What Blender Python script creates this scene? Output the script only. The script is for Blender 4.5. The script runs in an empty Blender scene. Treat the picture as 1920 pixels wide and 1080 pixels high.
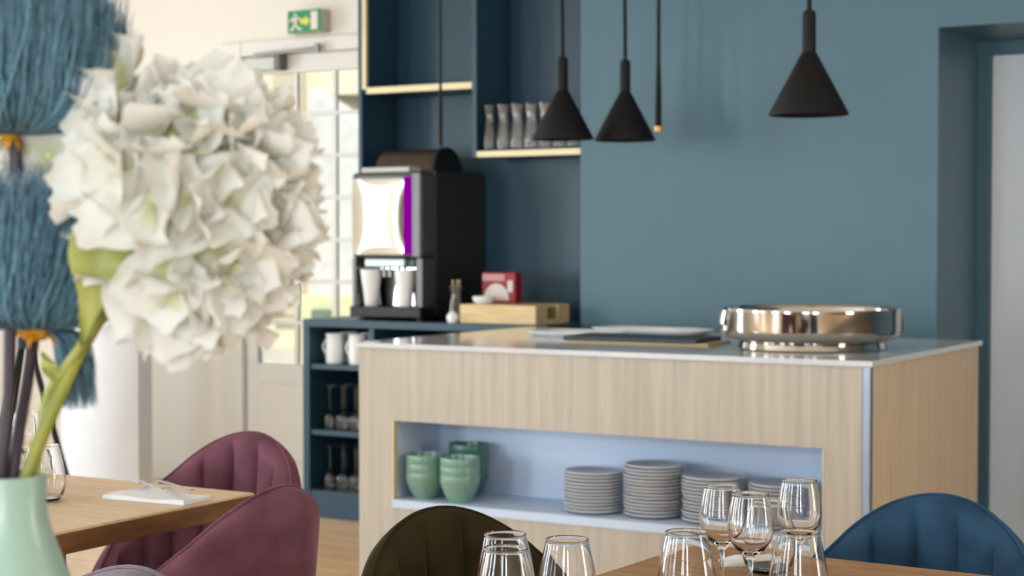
import bpy, bmesh, math, random
from mathutils import Vector, Matrix, noise
random.seed(7)
PI = math.pi
R = math.radians
sc = bpy.context.scene
C = sc.collection

# ------------------------------------------------------------------ camera, world, sun, window light, exposure
cam_d = bpy.data.cameras.new('camera')
cam = bpy.data.objects.new('camera', cam_d)
C.objects.link(cam)
cam.location = (0, 0, 1.265)
cam.rotation_euler = (R(90 - 1.616), 0, R(30.4))
cam_d.sensor_width = 36.0
cam_d.lens = 36.0 * 3190 / 1920
cam_d.clip_start = 0.05
cam_d.dof.use_dof = True
cam_d.dof.focus_distance = 2.45
cam_d.dof.aperture_fstop = 7.2
sc.camera = cam

sc.view_settings.view_transform = 'Standard'
sc.view_settings.look = 'None'
sc.view_settings.gamma = 1.0
sc.view_settings.use_curve_mapping = False
sc.view_settings.exposure = -0.34
sc.cycles.use_denoising = True
sc.cycles.max_bounces = 14
sc.cycles.transmission_bounces = 14
sc.cycles.transparent_max_bounces = 16
sc.cycles.sample_clamp_indirect = 6.0
sc.cycles.caustics_reflective = False
sc.cycles.caustics_refractive = False

world = bpy.data.worlds.new('sky')
sc.world = world
world.use_nodes = True
wn = world.node_tree.nodes
wn.clear()
wo = wn.new('ShaderNodeOutputWorld')
wb = wn.new('ShaderNodeBackground')
wr = wn.new('ShaderNodeValToRGB')
wt = wn.new('ShaderNodeTexCoord')
ws = wn.new('ShaderNodeSeparateXYZ')
wr.color_ramp.elements[0].position = 0.0
wr.color_ramp.elements[0].color = (0.60, 0.79, 0.98, 1)
wr.color_ramp.elements[1].position = 0.6
wr.color_ramp.elements[1].color = (0.32, 0.56, 0.95, 1)
wb.inputs['Strength'].default_value = 1.1
wl = world.node_tree.links
wl.new(wt.outputs['Generated'], ws.inputs[0])
wl.new(ws.outputs['Z'], wr.inputs[0])
wl.new(wr.outputs[0], wb.inputs[0])
wl.new(wb.outputs[0], wo.inputs[0])

def light(name, kind, loc, energy, color, size=None, aim=None):
    d = bpy.data.lights.new(name, kind)
    d.energy = energy
    d.color = color
    if kind == 'AREA':
        d.shape = 'RECTANGLE'
        d.size, d.size_y = size
    o = bpy.data.objects.new(name, d)
    C.objects.link(o)
    o.location = loc
    if aim is not None:
        o.rotation_euler = Vector(aim).to_track_quat('-Z', 'Y').to_euler()
    return o

sun = light('sun', 'SUN', (0, -20, 20), 6.5, (1.0, 0.95, 0.86), aim=(-0.25, 0.6, -0.9))
sun.data.angle = R(0.6)

RX0, RX1, RY0, RYW, RZ = -8.0, 2.6, -2.6, 6.84, 2.9
# daylight window openings: wall, from, to, sill, head, light strength in W per square metre
DAY = (0.76, 0.89, 1.0)
WINDOWS = [
    ('left', -1.4, -0.5, 0.55, 2.45, 80, DAY),
    ('left', 0.45, 1.65, 0.55, 2.45, 85, DAY),
    ('left', 4.20, 5.20, 0.55, 2.45, 75, DAY),
    ('front', -6.6, -5.3, 0.45, 2.45, 80, DAY),
    ('front', -3.9, -3.0, 0.45, 2.45, 70, DAY),
    ('front', -0.60, 0.40, 0.45, 2.45, 60, DAY),
    ('front', 1.45, 2.20, 0.45, 2.45, 170, (0.92, 0.97, 1.0)),
    ('right', 3.10, 3.95, 0.55, 2.45, 60, (1.0, 0.97, 0.90)),
]
for i, (w, a, b, s, h, e, c) in enumerate(WINDOWS):
    area = (b - a) * (h - s)
    m = (a + b) / 2
    z = (s + h) / 2
    loc, aim = {'left': ((RX0 - 0.26, m, z), (1, 0, 0)), 'right': ((RX1 + 0.26, m, z), (-1, 0, 0)),
                'front': ((m, RY0 - 0.26, z), (0, 1, 0))}[w]
    light('window_daylight', 'AREA', loc, e * area, c, (b - a, h - s), aim)

# ------------------------------------------------------------------ materials
MATS = {}
def srgb(c):
    return tuple((x / 12.92 if x <= 0.04045 else ((x + 0.055) / 1.055) ** 2.4) for x in [v / 255 for v in c])

def mat(name, rgb, rough=0.5, metal=0.0, var=0.0, scale=8.0, bump=0.0, **kw):
    if name in MATS:
        return MATS[name]
    m = bpy.data.materials.new(name)
    m.use_nodes = True
    nt = m.node_tree
    b = nt.nodes['Principled BSDF']
    col = srgb(rgb)
    b.inputs['Base Color'].default_value = (*col, 1)
    b.inputs['Roughness'].default_value = rough
    b.inputs['Metallic'].default_value = metal
    for k, v in kw.items():
        b.inputs[k.replace('_', ' ')].default_value = v
    if var or bump:
        tc = nt.nodes.new('ShaderNodeTexCoord')
        n = nt.nodes.new('ShaderNodeTexNoise')
        n.inputs['Scale'].default_value = scale
        n.inputs['Detail'].default_value = 5
        nt.links.new(tc.outputs['Object'], n.inputs['Vector'])
        if var:
            r = nt.nodes.new('ShaderNodeValToRGB')
            r.color_ramp.elements[0].position = 0.3
            r.color_ramp.elements[1].position = 0.7
            r.color_ramp.elements[0].color = (*[x * (1 - var) for x in col], 1)
            r.color_ramp.elements[1].color = (*[min(1, x * (1 + var)) for x in col], 1)
            nt.links.new(n.outputs['Fac'], r.inputs[0])
            nt.links.new(r.outputs[0], b.inputs['Base Color'])
        if bump:
            bp = nt.nodes.new('ShaderNodeBump')
            bp.inputs['Strength'].default_value = bump
            bp.inputs['Distance'].default_value = 0.004
            nt.links.new(n.outputs['Fac'], bp.inputs['Height'])
            nt.links.new(bp.outputs[0], b.inputs['Normal'])
    MATS[name] = m
    return m

def wood(name, dark, lightc, stretch, rough=0.45, scale=6.0, rnd=0.0):
    """grain: noise squeezed across the grain; stretch = scale per object axis"""
    m = bpy.data.materials.new(name)
    m.use_nodes = True
    nt = m.node_tree
    b = nt.nodes['Principled BSDF']
    b.inputs['Roughness'].default_value = rough
    tc = nt.nodes.new('ShaderNodeTexCoord')
    mp = nt.nodes.new('ShaderNodeMapping')
    mp.inputs['Scale'].default_value = stretch
    n = nt.nodes.new('ShaderNodeTexNoise')
    n.inputs['Scale'].default_value = scale
    n.inputs['Detail'].default_value = 7
    n.inputs['Distortion'].default_value = 0.6
    r = nt.nodes.new('ShaderNodeValToRGB')
    r.color_ramp.elements[0].position = 0.28
    r.color_ramp.elements[1].position = 0.72
    r.color_ramp.elements[0].color = (*srgb(dark), 1)
    r.color_ramp.elements[1].color = (*srgb(lightc), 1)
    nt.links.new(tc.outputs['Object'], mp.inputs[0])
    nt.links.new(mp.outputs[0], n.inputs['Vector'])
    nt.links.new(n.outputs['Fac'], r.inputs[0])
    out = r.outputs[0]
    if rnd:
        oi = nt.nodes.new('ShaderNodeObjectInfo')
        ad = nt.nodes.new('ShaderNodeVectorMath')
        sc_ = nt.nodes.new('ShaderNodeVectorMath')
        sc_.operation = 'SCALE'
        sc_.inputs[0].default_value = (7, 13, 5)
        nt.links.new(oi.outputs['Random'], sc_.inputs['Scale'])
        nt.links.new(tc.outputs['Object'], ad.inputs[0])
        nt.links.new(sc_.outputs[0], ad.inputs[1])
        nt.links.new(ad.outputs[0], mp.inputs[0])
        hv = nt.nodes.new('ShaderNodeHueSaturation')
        mr = nt.nodes.new('ShaderNodeMapRange')
        mr.inputs[3].default_value = 1 - rnd
        mr.inputs[4].default_value = 1 + rnd
        nt.links.new(oi.outputs['Random'], mr.inputs[0])
        nt.links.new(mr.outputs[0], hv.inputs['Value'])
        nt.links.new(out, hv.inputs['Color'])
        out = hv.outputs[0]
    nt.links.new(out, b.inputs['Base Color'])
    MATS[name] = m
    return m

def velvet(name, rgb):
    m = mat(name, rgb, 0.85, var=0.30, scale=14, bump=0.08, Specular_IOR_Level=0.15)
    b = m.node_tree.nodes['Principled BSDF']
    b.inputs['Sheen Weight'].default_value = 0.6
    b.inputs['Sheen Roughness'].default_value = 0.35
    b.inputs['Sheen Tint'].default_value = (*[min(1, x * 2.2 + 0.12) for x in srgb(rgb)], 1)
    return m

def glass_mat(name, tint=(1, 1, 1), ior=1.47):
    m = bpy.data.materials.new(name)
    m.use_nodes = True
    nt = m.node_tree
    b = nt.nodes['Principled BSDF']
    b.inputs['Base Color'].default_value = (*tint, 1)
    b.inputs['Transmission Weight'].default_value = 1
    b.inputs['Roughness'].default_value = 0.0
    b.inputs['IOR'].default_value = ior
    MATS[name] = m
    return m

def pane_mat():
    m = bpy.data.materials.new('pane_glass')
    m.use_nodes = True
    nt = m.node_tree
    nt.nodes.remove(nt.nodes['Principled BSDF'])
    o = nt.nodes['Material Output']
    t = nt.nodes.new('ShaderNodeBsdfTransparent')
    t.inputs[0].default_value = (0.94, 0.96, 0.96, 1)
    g = nt.nodes.new('ShaderNodeBsdfGlossy')
    g.inputs['Roughness'].default_value = 0.01
    fr = nt.nodes.new('ShaderNodeFresnel')
    mx = nt.nodes.new('ShaderNodeMixShader')
    nt.links.new(fr.outputs[0], mx.inputs[0])
    nt.links.new(t.outputs[0], mx.inputs[1])
    nt.links.new(g.outputs[0], mx.inputs[2])
    nt.links.new(mx.outputs[0], o.inputs[0])
    MATS['pane_glass'] = m
    return m

def petal_mat(name, base, tip, length):
    """colour runs from the petal's own base to its tip; thin and translucent"""
    m = bpy.data.materials.new(name)
    m.use_nodes = True
    nt = m.node_tree
    nt.nodes.remove(nt.nodes['Principled BSDF'])
    o = nt.nodes['Material Output']
    tc = nt.nodes.new('ShaderNodeTexCoord')
    sp = nt.nodes.new('ShaderNodeSeparateXYZ')
    mr = nt.nodes.new('ShaderNodeMapRange')
    mr.inputs[2].default_value = length
    r = nt.nodes.new('ShaderNodeValToRGB')
    r.color_ramp.elements[0].color = (*srgb(base), 1)
    r.color_ramp.elements[1].color = (*srgb(tip), 1)
    r.color_ramp.elements[1].position = 0.42
    d = nt.nodes.new('ShaderNodeBsdfDiffuse')
    t = nt.nodes.new('ShaderNodeBsdfTranslucent')
    mx = nt.nodes.new('ShaderNodeMixShader')
    mx.inputs[0].default_value = 0.35
    nt.links.new(tc.outputs['Object'], sp.inputs[0])
    nt.links.new(sp.outputs['Y'], mr.inputs[0])
    nt.links.new(mr.outputs[0], r.inputs[0])
    nt.links.new(r.outputs[0], d.inputs[0])
    nt.links.new(r.outputs[0], t.inputs[0])
    nt.links.new(d.outputs[0], mx.inputs[1])
    nt.links.new(t.outputs[0], mx.inputs[2])
    nt.links.new(mx.outputs[0], o.inputs[0])
    MATS[name] = m
    return m

def emit_mat(name, rgb, s):
    m = bpy.data.materials.new(name)
    m.use_nodes = True
    b = m.node_tree.nodes['Principled BSDF']
    b.inputs['Base Color'].default_value = (.02, 0, .03, 1)
    b.inputs['Specular IOR Level'].default_value = 0.0
    b.inputs['Roughness'].default_value = 0.9
    b.inputs['Emission Color'].default_value = (*srgb(rgb), 1)
    b.inputs['Emission Strength'].default_value = s
    MATS[name] = m
    return m

BLUE = mat('blue_wall_paint', (70, 104, 118), 0.42, var=0.03, scale=3)
BLUE_UNIT = mat('blue_cabinet_lacquer', (35, 68, 86), 0.38, var=0.03, scale=4)
CREAM = mat('cream_wall_paint', (234, 226, 214), 0.7, var=0.02, scale=2)
WHITE_PAINT = mat('white_paint', (228, 223, 215), 0.4, var=0.01)
DOOR_WHITE = mat('white_door_paint', (232, 235, 241), 0.4, var=0.01)
TAUPE = mat('taupe_wall_paint', (128, 118, 108), 0.7, var=0.03, scale=2)
CEIL = mat('ceiling_paint', (236, 230, 220), 0.8, var=0.01)
BRASS = mat('brass_edge', (214, 200, 158), 0.35, 0.25, var=0.04)
BLACK = mat('black_lacquer', (12, 12, 14), 0.5, var=0.1, scale=20)
LAMP_BLACK = mat('black_lamp_paint', (9, 9, 10), 0.55, var=0.1, scale=20, Specular_IOR_Level=0.25)
BLACK_METAL = mat('black_metal', (14, 14, 15), 0.35, 0.5, var=0.1)
BROWN_BLACK = mat('dark_brown_casing', (38, 32, 30), 0.4, var=0.1)
SILVER = mat('grey_metal', (150, 152, 152), 0.3, 0.85, var=0.05)
MIRROR = mat('mirror_panel', (225, 230, 230), 0.05, 1.0, var=0.02)
STEEL = mat('polished_steel', (196, 192, 186), 0.09, 1.0, var=0.03)
QUARTZ = mat('white_worktop', (214, 216, 220), 0.10, var=0.03, scale=30, Specular_IOR_Level=0.6)
NICHE = mat('laminate_blue_daylight', (200, 215, 236), 0.45, var=0.01)  # white laminate with the blue of the daylight put into its colour
PORC = mat('white_porcelain', (238, 238, 236), 0.22, var=0.01)
PLATE = mat('grey_porcelain_gap_shade', (160, 161, 166), 0.3, var=0.02)  # grey body toned below the rim so gaps between stacked plates look shaded
PLATE_RIM = mat('grey_plate_rim', (216, 218, 224), 0.35, var=0.05)
SAGE = mat('sage_glaze', (120, 156, 140), 0.25, var=0.10, scale=18)
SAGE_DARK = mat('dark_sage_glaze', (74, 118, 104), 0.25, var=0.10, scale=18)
MINT = mat('mint_ceramic', (152, 180, 166), 0.28, var=0.04, scale=12)
SLATE = mat('slate', (50, 56, 64), 0.5, var=0.15, scale=12, bump=0.2)
NAPKIN = mat('white_napkin', (236, 238, 240), 0.8, var=0.02, bump=0.2, scale=60)
RED = mat('red_card', (150, 22, 34), 0.45, var=0.08)
PRINT_WHITE = mat('white_print', (228, 214, 208), 0.5, var=0.03)
GREEN_SIGN = mat('green_sign', (20, 140, 78), 0.5, var=0.03)
YELLOW_SIGN = mat('yellow_sign', (226, 214, 90), 0.5, var=0.03)
SIGN_CASE = mat('beige_sign_case', (206, 196, 176), 0.6, var=0.03)
PURPLE = emit_mat('purple_light_strip', (150, 0, 165), 1.05)
GLASS = glass_mat('drinking_glass')
CARAFE = glass_mat('carafe_glass', ior=1.6)
CARAFE.node_tree.nodes['Principled BSDF'].inputs['Roughness'].default_value = 0.06
PANE = pane_mat()
OAK_PALE = wood('pale_oak_vertical', (172, 161, 146), (196, 185, 170), (9, 9, 0.35), 0.5, 5)
OAK_SIDE = wood('oak_vertical_warm_bounce', (204, 180, 150), (222, 200, 170), (9, 9, 0.35), 0.5, 5)  # same oak as the front, with warm bounced light put into its colour
OAK_TABLE = wood('oak_table', (142, 102, 62), (184, 142, 96), (1.2, 9, 9), 0.4, 5)
OAK_TABLE_L = wood('light_oak_table', (196, 166, 128), (220, 194, 158), (1.2, 9, 9), 0.4, 5)
OAK_EDGE = wood('oak_table_edge', (104, 70, 38), (136, 94, 54), (1.2, 1.2, 9), 0.45, 6)
OAK_FLOOR = wood('oak_floor', (208, 170, 126), (230, 198, 156), (0.8, 9, 9), 0.35, 4, 0.08)
BEECH = wood('beech_board', (206, 176, 126), (228, 200, 152), (1, 9, 9), 0.5, 5)
V_PURPLE = velvet('mauve_velvet', (108, 68, 82))
V_OLIVE = velvet('olive_velvet', (42, 34, 14))
V_BLUE = velvet('petrol_velvet', (38, 66, 90))
V_GREY = velvet('grey_velvet', (128, 118, 128))
LEAFG = mat('yellow_green_leaf', (156, 158, 84), 0.5, var=0.15, scale=25)
STEMG = mat('olive_green_stem', (134, 136, 50), 0.5, var=0.2, scale=30)
STEMD = mat('dark_plum_stem', (52, 40, 50), 0.6, var=0.25, scale=30, bump=0.5)
ORANGE = mat('orange_calyx', (206, 142, 34), 0.6, var=0.2, scale=60)
PETAL = petal_mat('ivory_petal', (206, 206, 146), (236, 234, 227), 0.046)
def bristle(name, a, b):
    m = mat(name, a, 0.6)
    nt = m.node_tree
    bs = nt.nodes['Principled BSDF']
    g = nt.nodes.new('ShaderNodeNewGeometry')
    r = nt.nodes.new('ShaderNodeValToRGB')
    r.color_ramp.elements[0].color = (*srgb(a), 1)
    r.color_ramp.elements[1].color = (*srgb(b), 1)
    nt.links.new(g.outputs['Random Per Island'], r.inputs[0])
    nt.links.new(r.outputs[0], bs.inputs['Base Color'])
    return m
BRISTLE = bristle('blue_bristle', (16, 60, 82), (124, 168, 188))
STUCCO = mat('cream_stucco', (240, 226, 196), 0.9, var=0.04, scale=4)
ROOF = mat('pale_roof', (226, 222, 214), 0.8, var=0.1)
SHUTTER = mat('beige_shutter', (214, 200, 172), 0.7, var=0.05)
PAVE = mat('pale_paving', (200, 192, 176), 0.9, var=0.1)
YELLOWB = mat('yellow_render', (232, 228, 178), 0.9, var=0.05)
GREENB = mat('grey_green_box', (110, 130, 112), 0.6, var=0.05)

# ------------------------------------------------------------------ mesh helpers
def bmnew():
    return bmesh.new()

def box(bm, x0, x1, y0, y1, z0, z1, bev=0.0, seg=1):
    r = bmesh.ops.create_cube(bm, size=1.0)
    vs = r['verts']
    for v in vs:
        v.co = Vector((x0 + (v.co.x + .5) * (x1 - x0), y0 + (v.co.y + .5) * (y1 - y0), z0 + (v.co.z + .5) * (z1 - z0)))
    if bev:
        es = {e for v in vs for e in v.link_edges}
        bmesh.ops.bevel(bm, geom=list(es), offset=bev, segments=seg, profile=0.5, affect='EDGES')
    return bm

def lathe(bm, prof, seg=32, cx=0, cy=0, cz=0, closed=False):
    rings = []
    for r, z in prof:
        if r < 1e-6:
            rings.append([bm.verts.new((cx, cy, cz + z))])
        else:
            rings.append([bm.verts.new((cx + r * math.cos(2 * PI * k / seg), cy + r * math.sin(2 * PI * k / seg), cz + z)) for k in range(seg)])
    pairs = list(zip(rings, rings[1:]))
    if closed:
        pairs.append((rings[-1], rings[0]))
    for a, b in pairs:
        for k in range(seg):
            k2 = (k + 1) % seg
            if len(a) == 1 and len(b) == 1:
                continue
            if len(a) == 1:
                bm.faces.new((a[0], b[k2], b[k]))
            elif len(b) == 1:
                bm.faces.new((a[k], a[k2], b[0]))
            else:
                bm.faces.new((a[k], a[k2], b[k2], b[k]))
    return bm

def tube(bm, pts, rad, seg=8, cap=True):
    pts = [Vector(p) for p in pts]
    n = len(pts)
    if not hasattr(rad, '__len__'):
        rad = [rad] * n
    rings = []
    t0 = (pts[1] - pts[0]).normalized()
    up = Vector((0, 0, 1)) if abs(t0.z) < 0.9 else Vector((1, 0, 0))
    nrm = t0.cross(up).normalized()
    for i, p in enumerate(pts):
        t = (pts[min(i + 1, n - 1)] - pts[max(i - 1, 0)]).normalized()
        nrm = (nrm - t * nrm.dot(t)).normalized()
        bi = t.cross(nrm)
        rings.append([bm.verts.new(p + (nrm * math.cos(2 * PI * k / seg) + bi * math.sin(2 * PI * k / seg)) * rad[i]) for k in range(seg)])
    for a, b in zip(rings, rings[1:]):
        for k in range(seg):
            k2 = (k + 1) % seg
            bm.faces.new((a[k], a[k2], b[k2], b[k]))
    if cap and seg > 2:
        bm.faces.new(rings[0][::-1])
        bm.faces.new(rings[-1])
    return bm

def spline(pts, n=20):
    """Catmull-Rom through points"""
    P = [Vector(p) for p in pts]
    P = [P[0] * 2 - P[1]] + P + [P[-1] * 2 - P[-2]]
    out = []
    m = len(P) - 3
    for i in range(m):
        a, b, c, d = P[i:i + 4]
        k = max(2, n // m)
        for j in range(k):
            t = j / k
            out.append(0.5 * ((2 * b) + (c - a) * t + (2 * a - 5 * b + 4 * c - d) * t * t + (3 * b - a - 3 * c + d) * t ** 3))
    out.append(P[-2])
    return out

def grid(bm, rows, wrap=False):
    """rows of points -> quads"""
    vs = [[bm.verts.new(p) for p in row] for row in rows]
    for a, b in zip(vs, vs[1:]):
        n = len(a)
        for k in range(n if wrap else n - 1):
            bm.faces.new((a[k], a[(k + 1) % n], b[(k + 1) % n], b[k]))
    return vs

def world_mat(o):
    m = o.matrix_basis.copy()
    while o.parent:
        o = o.parent
        m = o.matrix_basis @ m
    return m

def obj(name, bm, m, parent=None, smooth=False, local=False, kind=None, angle=40):
    """links bm as ONE mesh object. Coordinates are the room's unless local."""
    if parent is not None and not local:
        bm.transform(world_mat(parent).inverted())
    bmesh.ops.recalc_face_normals(bm, faces=bm.faces[:])
    me = bpy.data.meshes.new(name)
    bm.to_mesh(me)
    bm.free()
    me.materials.append(m)
    if smooth:
        for p in me.polygons:
            p.use_smooth = True
        if angle < 180:
            try:
                me.set_sharp_from_angle(angle=R(angle))
            except Exception:
                pass
    o = bpy.data.objects.new(name, me)
    C.objects.link(o)
    if parent is not None:
        o.parent = parent
    if kind:
        o['kind'] = kind
    return o

def tag(o, label, cat, group=None):
    o['label'] = label
    o['category'] = cat
    if group:
        o['group'] = group
    return o

def thing(name, label, cat, loc=(0, 0, 0), rotz=0.0, group=None):
    o = bpy.data.objects.new(name, None)
    o.empty_display_size = 0.1
    C.objects.link(o)
    o.location = loc
    o.rotation_euler = (0, 0, rotz)
    bpy.context.view_layer.update() if False else None
    return tag(o, label, cat, group)

def dup(root, loc, rotz=0.0, label=None, scale=None):
    r = root.copy()
    C.objects.link(r)
    r.location = loc
    r.rotation_euler = (0, 0, rotz)
    if label:
        r['label'] = label
    if scale:
        r.scale = scale
    for ch in list(root.children):
        c = ch.copy()
        C.objects.link(c)
        c.parent = r
        for g in ch.children:
            d = g.copy()
            C.objects.link(d)
            d.parent = c
    return r

def bx(name, m, parent, x0, x1, y0, y1, z0, z1, bev=0.0, kind=None, local=False, seg=1):
    return obj(name, box(bmnew(), x0, x1, y0, y1, z0, z1, bev, seg), m, parent, kind=kind, local=local)

ORD = ['', 'first', 'second', 'third', 'fourth', 'fifth', 'sixth', 'seventh', 'eighth', 'ninth', 'tenth', 'eleventh',
       'twelfth', 'thirteenth', 'fourteenth', 'fifteenth', 'sixteenth']

# ------------------------------------------------------------------ the room
fl = bx('floor', OAK_FLOOR, None, RX0 - .3, RX1 + .3, RY0 - .3, 7.4, -0.2, -0.004, kind='structure')
PW, PL = 0.15, 1.5
pk = box(bmnew(), 0, PL - 0.003, 0, PW - 0.003, -0.004, 0.0, 0.001)
bmesh.ops.recalc_face_normals(pk, faces=pk.faces[:])
pme = bpy.data.meshes.new('plank')
pk.to_mesh(pme)
pk.free()
pme.materials.append(OAK_FLOOR)
for j in range(38):
    y = 1.2 + j * PW
    off = (j * 0.61) % PL
    for i in range(6):
        x = -6.9 + off + i * PL - PL * 0.5
        if x > -0.6:
            continue
        p = bpy.data.objects.new('plank', pme)
        C.objects.link(p)
        p.parent = fl
        p.location = (x, y, 0)
bx('ceiling', CEIL, None, RX0 - .3, RX1 + .3, RY0 - .3, 7.4, RZ, RZ + .2, kind='structure')

def side_wall(name, m, axis, pos0, pos1, a0, a1, holes, z1=RZ):
    """a wall running along axis from a0 to a1 with rectangular openings (a, b, sill, head)"""
    bm = bmnew()
    def seg(a, b, z0, zz):
        if b - a > 1e-4 and zz - z0 > 1e-4:
            if axis == 'y':
                box(bm, pos0, pos1, a, b, z0, zz)
            else:
                box(bm, a, b, pos0, pos1, z0, zz)
    cur = a0
    for a, b, s, h in sorted(holes):
        seg(cur, a, 0, z1)
        seg(a, b, 0, s)
        seg(a, b, h, z1)
        cur = b
    seg(cur, a1, 0, z1)
    return obj(name, bm, m, None, kind='structure')

side_wall('wall_left', CREAM, 'y', RX0 - .25, RX0, RY0 - .25, 7.1, [w[1:5] for w in WINDOWS if w[0] == 'left'])
side_wall('wall_right', TAUPE, 'y', RX1, RX1 + .25, RY0 - .25, 7.3, [w[1:5] for w in WINDOWS if w[0] == 'right'])
side_wall('wall_front', TAUPE, 'x', RY0 - .25, RY0, RX0, RX1, [w[1:5] for w in WINDOWS if w[0] == 'front'])
DX0, DX1 = -5.66, -4.42          # french door opening
side_wall('wall_back_left', CREAM, 'x', RYW, RYW + .2, RX0, -3.42, [(DX0, DX1, 0, 2.25)])

# window frames behind and beside the camera
for i, (w, a, b, s, h, e, c) in enumerate(WINDOWS):
    bm = bmnew()
    def bar(p, q, z0, z1, d0=-.14, d1=-.08):
        if w == 'left':
            box(bm, RX0 + d0, RX0 + d1, p, q, z0, z1)
        elif w == 'right':
            box(bm, RX1 - d1, RX1 - d0, p, q, z0, z1)
        else:
            box(bm, p, q, RY0 + d0, RY0 + d1, z0, z1)
    t = .05
    bar(a, a + t, s, h); bar(b - t, b, s, h); bar(a + t, b - t, s, s + t); bar(a + t, b - t, h - t, h)
    mid = (a + b) / 2
    bar(mid - .03, mid + .03, s + t, h - t)
    for k in (1, 2):
        z = s + (h - s) * k / 3
        bar(a + t, mid - .03, z - .015, z + .015); bar(mid + .03, b - t, z - .015, z + .015)
    f = obj('window_%d' % (i + 1), bm, WHITE_PAINT, None, kind='structure')

# thick blue partition with the recess of the white door at its right; its left end holds the open shelves
WB, WD = 6.5, 6.82               # blue wall face, back of the shelf recess
AX0, AX1 = -4.645, -3.47         # recess between these
RVX, DRX1 = -1.91, -0.98         # reveal of the right door
bm = bmnew()
box(bm, AX1, RVX, WB, 7.3, 0, RZ)
box(bm, RVX, DRX1, WB, 7.3, 2.083, RZ)
box(bm, DRX1, RX1, WB, 7.3, 0, RZ)
obj('wall_back', bm, BLUE, None, kind='structure')
bx('trim_1', BLUE, None, -1.72, -1.0, WB - .012, WB, 2.20, 2.30, .002, kind='structure')
bx('baseboard_back', BLUE, None, AX1 + .002, RVX, WB - .015, WB, 0, .09, .003, kind='structure')
bx('baseboard_back_left', WHITE_PAINT, None, RX0, DX0 - .06, RYW - .018, RYW, 0, .10, .004, kind='structure')

# white panelled door deep in the blue reveal
d2 = thing('door_2', 'white panelled door deep in the blue reveal right of the island', 'door', (RVX, 7.1, 0))
d2['kind'] = 'structure'
del d2['category']
bx('door_frame', BLUE, d2, RVX, RVX + .05, 7.06, 7.14, 0, 2.083)
bx('door_frame', BLUE, d2, RVX + .05, DRX1, 7.06, 7.14, 2.03, 2.083)
LX0 = RVX + .052
bm = bmnew()
box(bm, LX0, DRX1 - .01, 7.09, 7.13, 0.01, 2.027, .003)
leaf = obj('door_leaf', bm, DOOR_WHITE, d2)
leaf['label'] = 'white panelled leaf'
def panel(z0, z1):
    x0, x1 = LX0 + .15, DRX1 - .16
    bm = bmnew()
    for (a, b, c, d) in ((x0, x0 + .025, z0, z1), (x1 - .025, x1, z0, z1), (x0 + .025, x1 - .025, z0, z0 + .025), (x0 + .025, x1 - .025, z1 - .025, z1)):
        box(bm, a, b, 7.078, 7.092, c, d, .004)
    box(bm, x0 + .05, x1 - .05, 7.082, 7.092, z0 + .05, z1 - .05, .006)
    obj('door_panel', bm, DOOR_WHITE, leaf)
panel(1.22, 1.92); panel(.92, 1.10); panel(.12, .80)
for z in (1.76, 1.02, .22):
    bm = bmnew()
    lathe(bm, [(0, 0), (.011, 0), (.011, .11), (0, .11)], 12, LX0 - .008, 7.075, z)
    obj('hinge', bm, BLUE, d2, smooth=True)

# glazed french door in the cream wall
d1 = thing('door_1', 'white glazed exit door with small panes left of the blue shelves', 'door', (DX0, RYW, 0))
d1['kind'] = 'structure'
del d1['category']
bm = bmnew()
box(bm, DX0 - .07, DX0 + .06, RYW - .03, RYW + .12, 0, 2.275, .006)
box(bm, DX0 + .06, DX1 - .06, RYW - .03, RYW + .12, 2.20, 2.275, .006)
box(bm, DX1 - .06, DX1 + .05, RYW + .0, RYW + .12, 0, 2.275, .006)
obj('door_frame', bm, WHITE_PAINT, d1)
GX0, GX1, GZ0, GZ1 = -5.525, -4.56, .636, 2.107
bm = bmnew()
y0, y1 = RYW + .005, RYW + .05
box(bm, DX0 + .062, GX0, y0, y1, .01, 2.198, .003)
box(bm, GX1, DX1 - .062, y0, y1, .01, 2.198, .003)
box(bm, GX0, GX1, y0, y1, GZ1, 2.198, .003)
box(bm, GX0, GX1, y0, y1, .01, GZ0, .003)
lf = obj('door_leaf', bm, WHITE_PAINT, d1)
bm = bmnew()
box(bm, GX0 + .02, GX1 - .02, y0 - .012, y0, .14, .54, .008)
obj('door_panel', bm, WHITE_PAINT, lf)
NX, NZ = 4, 7
px_, pz_ = (GX1 - GX0) / NX, (GZ1 - GZ0) / NZ
for i in range(1, NX):
    x = GX0 + i * px_
    bx('glazing_bar', WHITE_PAINT, lf, x - .013, x + .013, y0 + .008, y0 + .028, GZ0, GZ1, .002)
for j in range(1, NZ):
    z = GZ0 + j * pz_
    bx('glazing_bar', WHITE_PAINT, lf, GX0, GX1, y0 + .010, y0 + .026, z - .011, z + .011, .002)
for i in range(NX):
    for j in range(NZ):
        bx('pane', PANE, lf, GX0 + i * px_ + .012, GX0 + (i + 1) * px_ - .012, y0 + .02, y0 + .024, GZ0 + j * pz_ + .01, GZ0 + (j + 1) * pz_ - .01)
cl = bx('door_closer', mat('pale_grey_case', (200, 202, 192), .5, var=.02), d1, -5.56, -5.36, RYW - .06, RYW + .004, 2.12, 2.185, .006)
bx('closer_end_cap', mat('dark_grey_cap', (110, 106, 100), .5, var=.02), cl, -5.36, -5.325, RYW - .062, RYW + .002, 2.118, 2.195, .004)
bm = bmnew()
tube(bm, [(-5.50, RYW - .045, 2.20), (-5.09, RYW - .06, 2.212)], .009, 8)
tube(bm, [(-5.09, RYW - .06, 2.235), (-5.09, RYW - .06, 2.19)], .016, 10)
obj('closer_arm', bm, SILVER, cl, smooth=True)
bm = bmnew()
tube(bm, [(DX0 + .09, RYW - .04, 1.02), (DX0 + .20, RYW - .04, 1.02)], .009, 8)
tube(bm, [(DX0 + .09, RYW + .004, 1.02), (DX0 + .09, RYW - .045, 1.02)], .009, 8)
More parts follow.
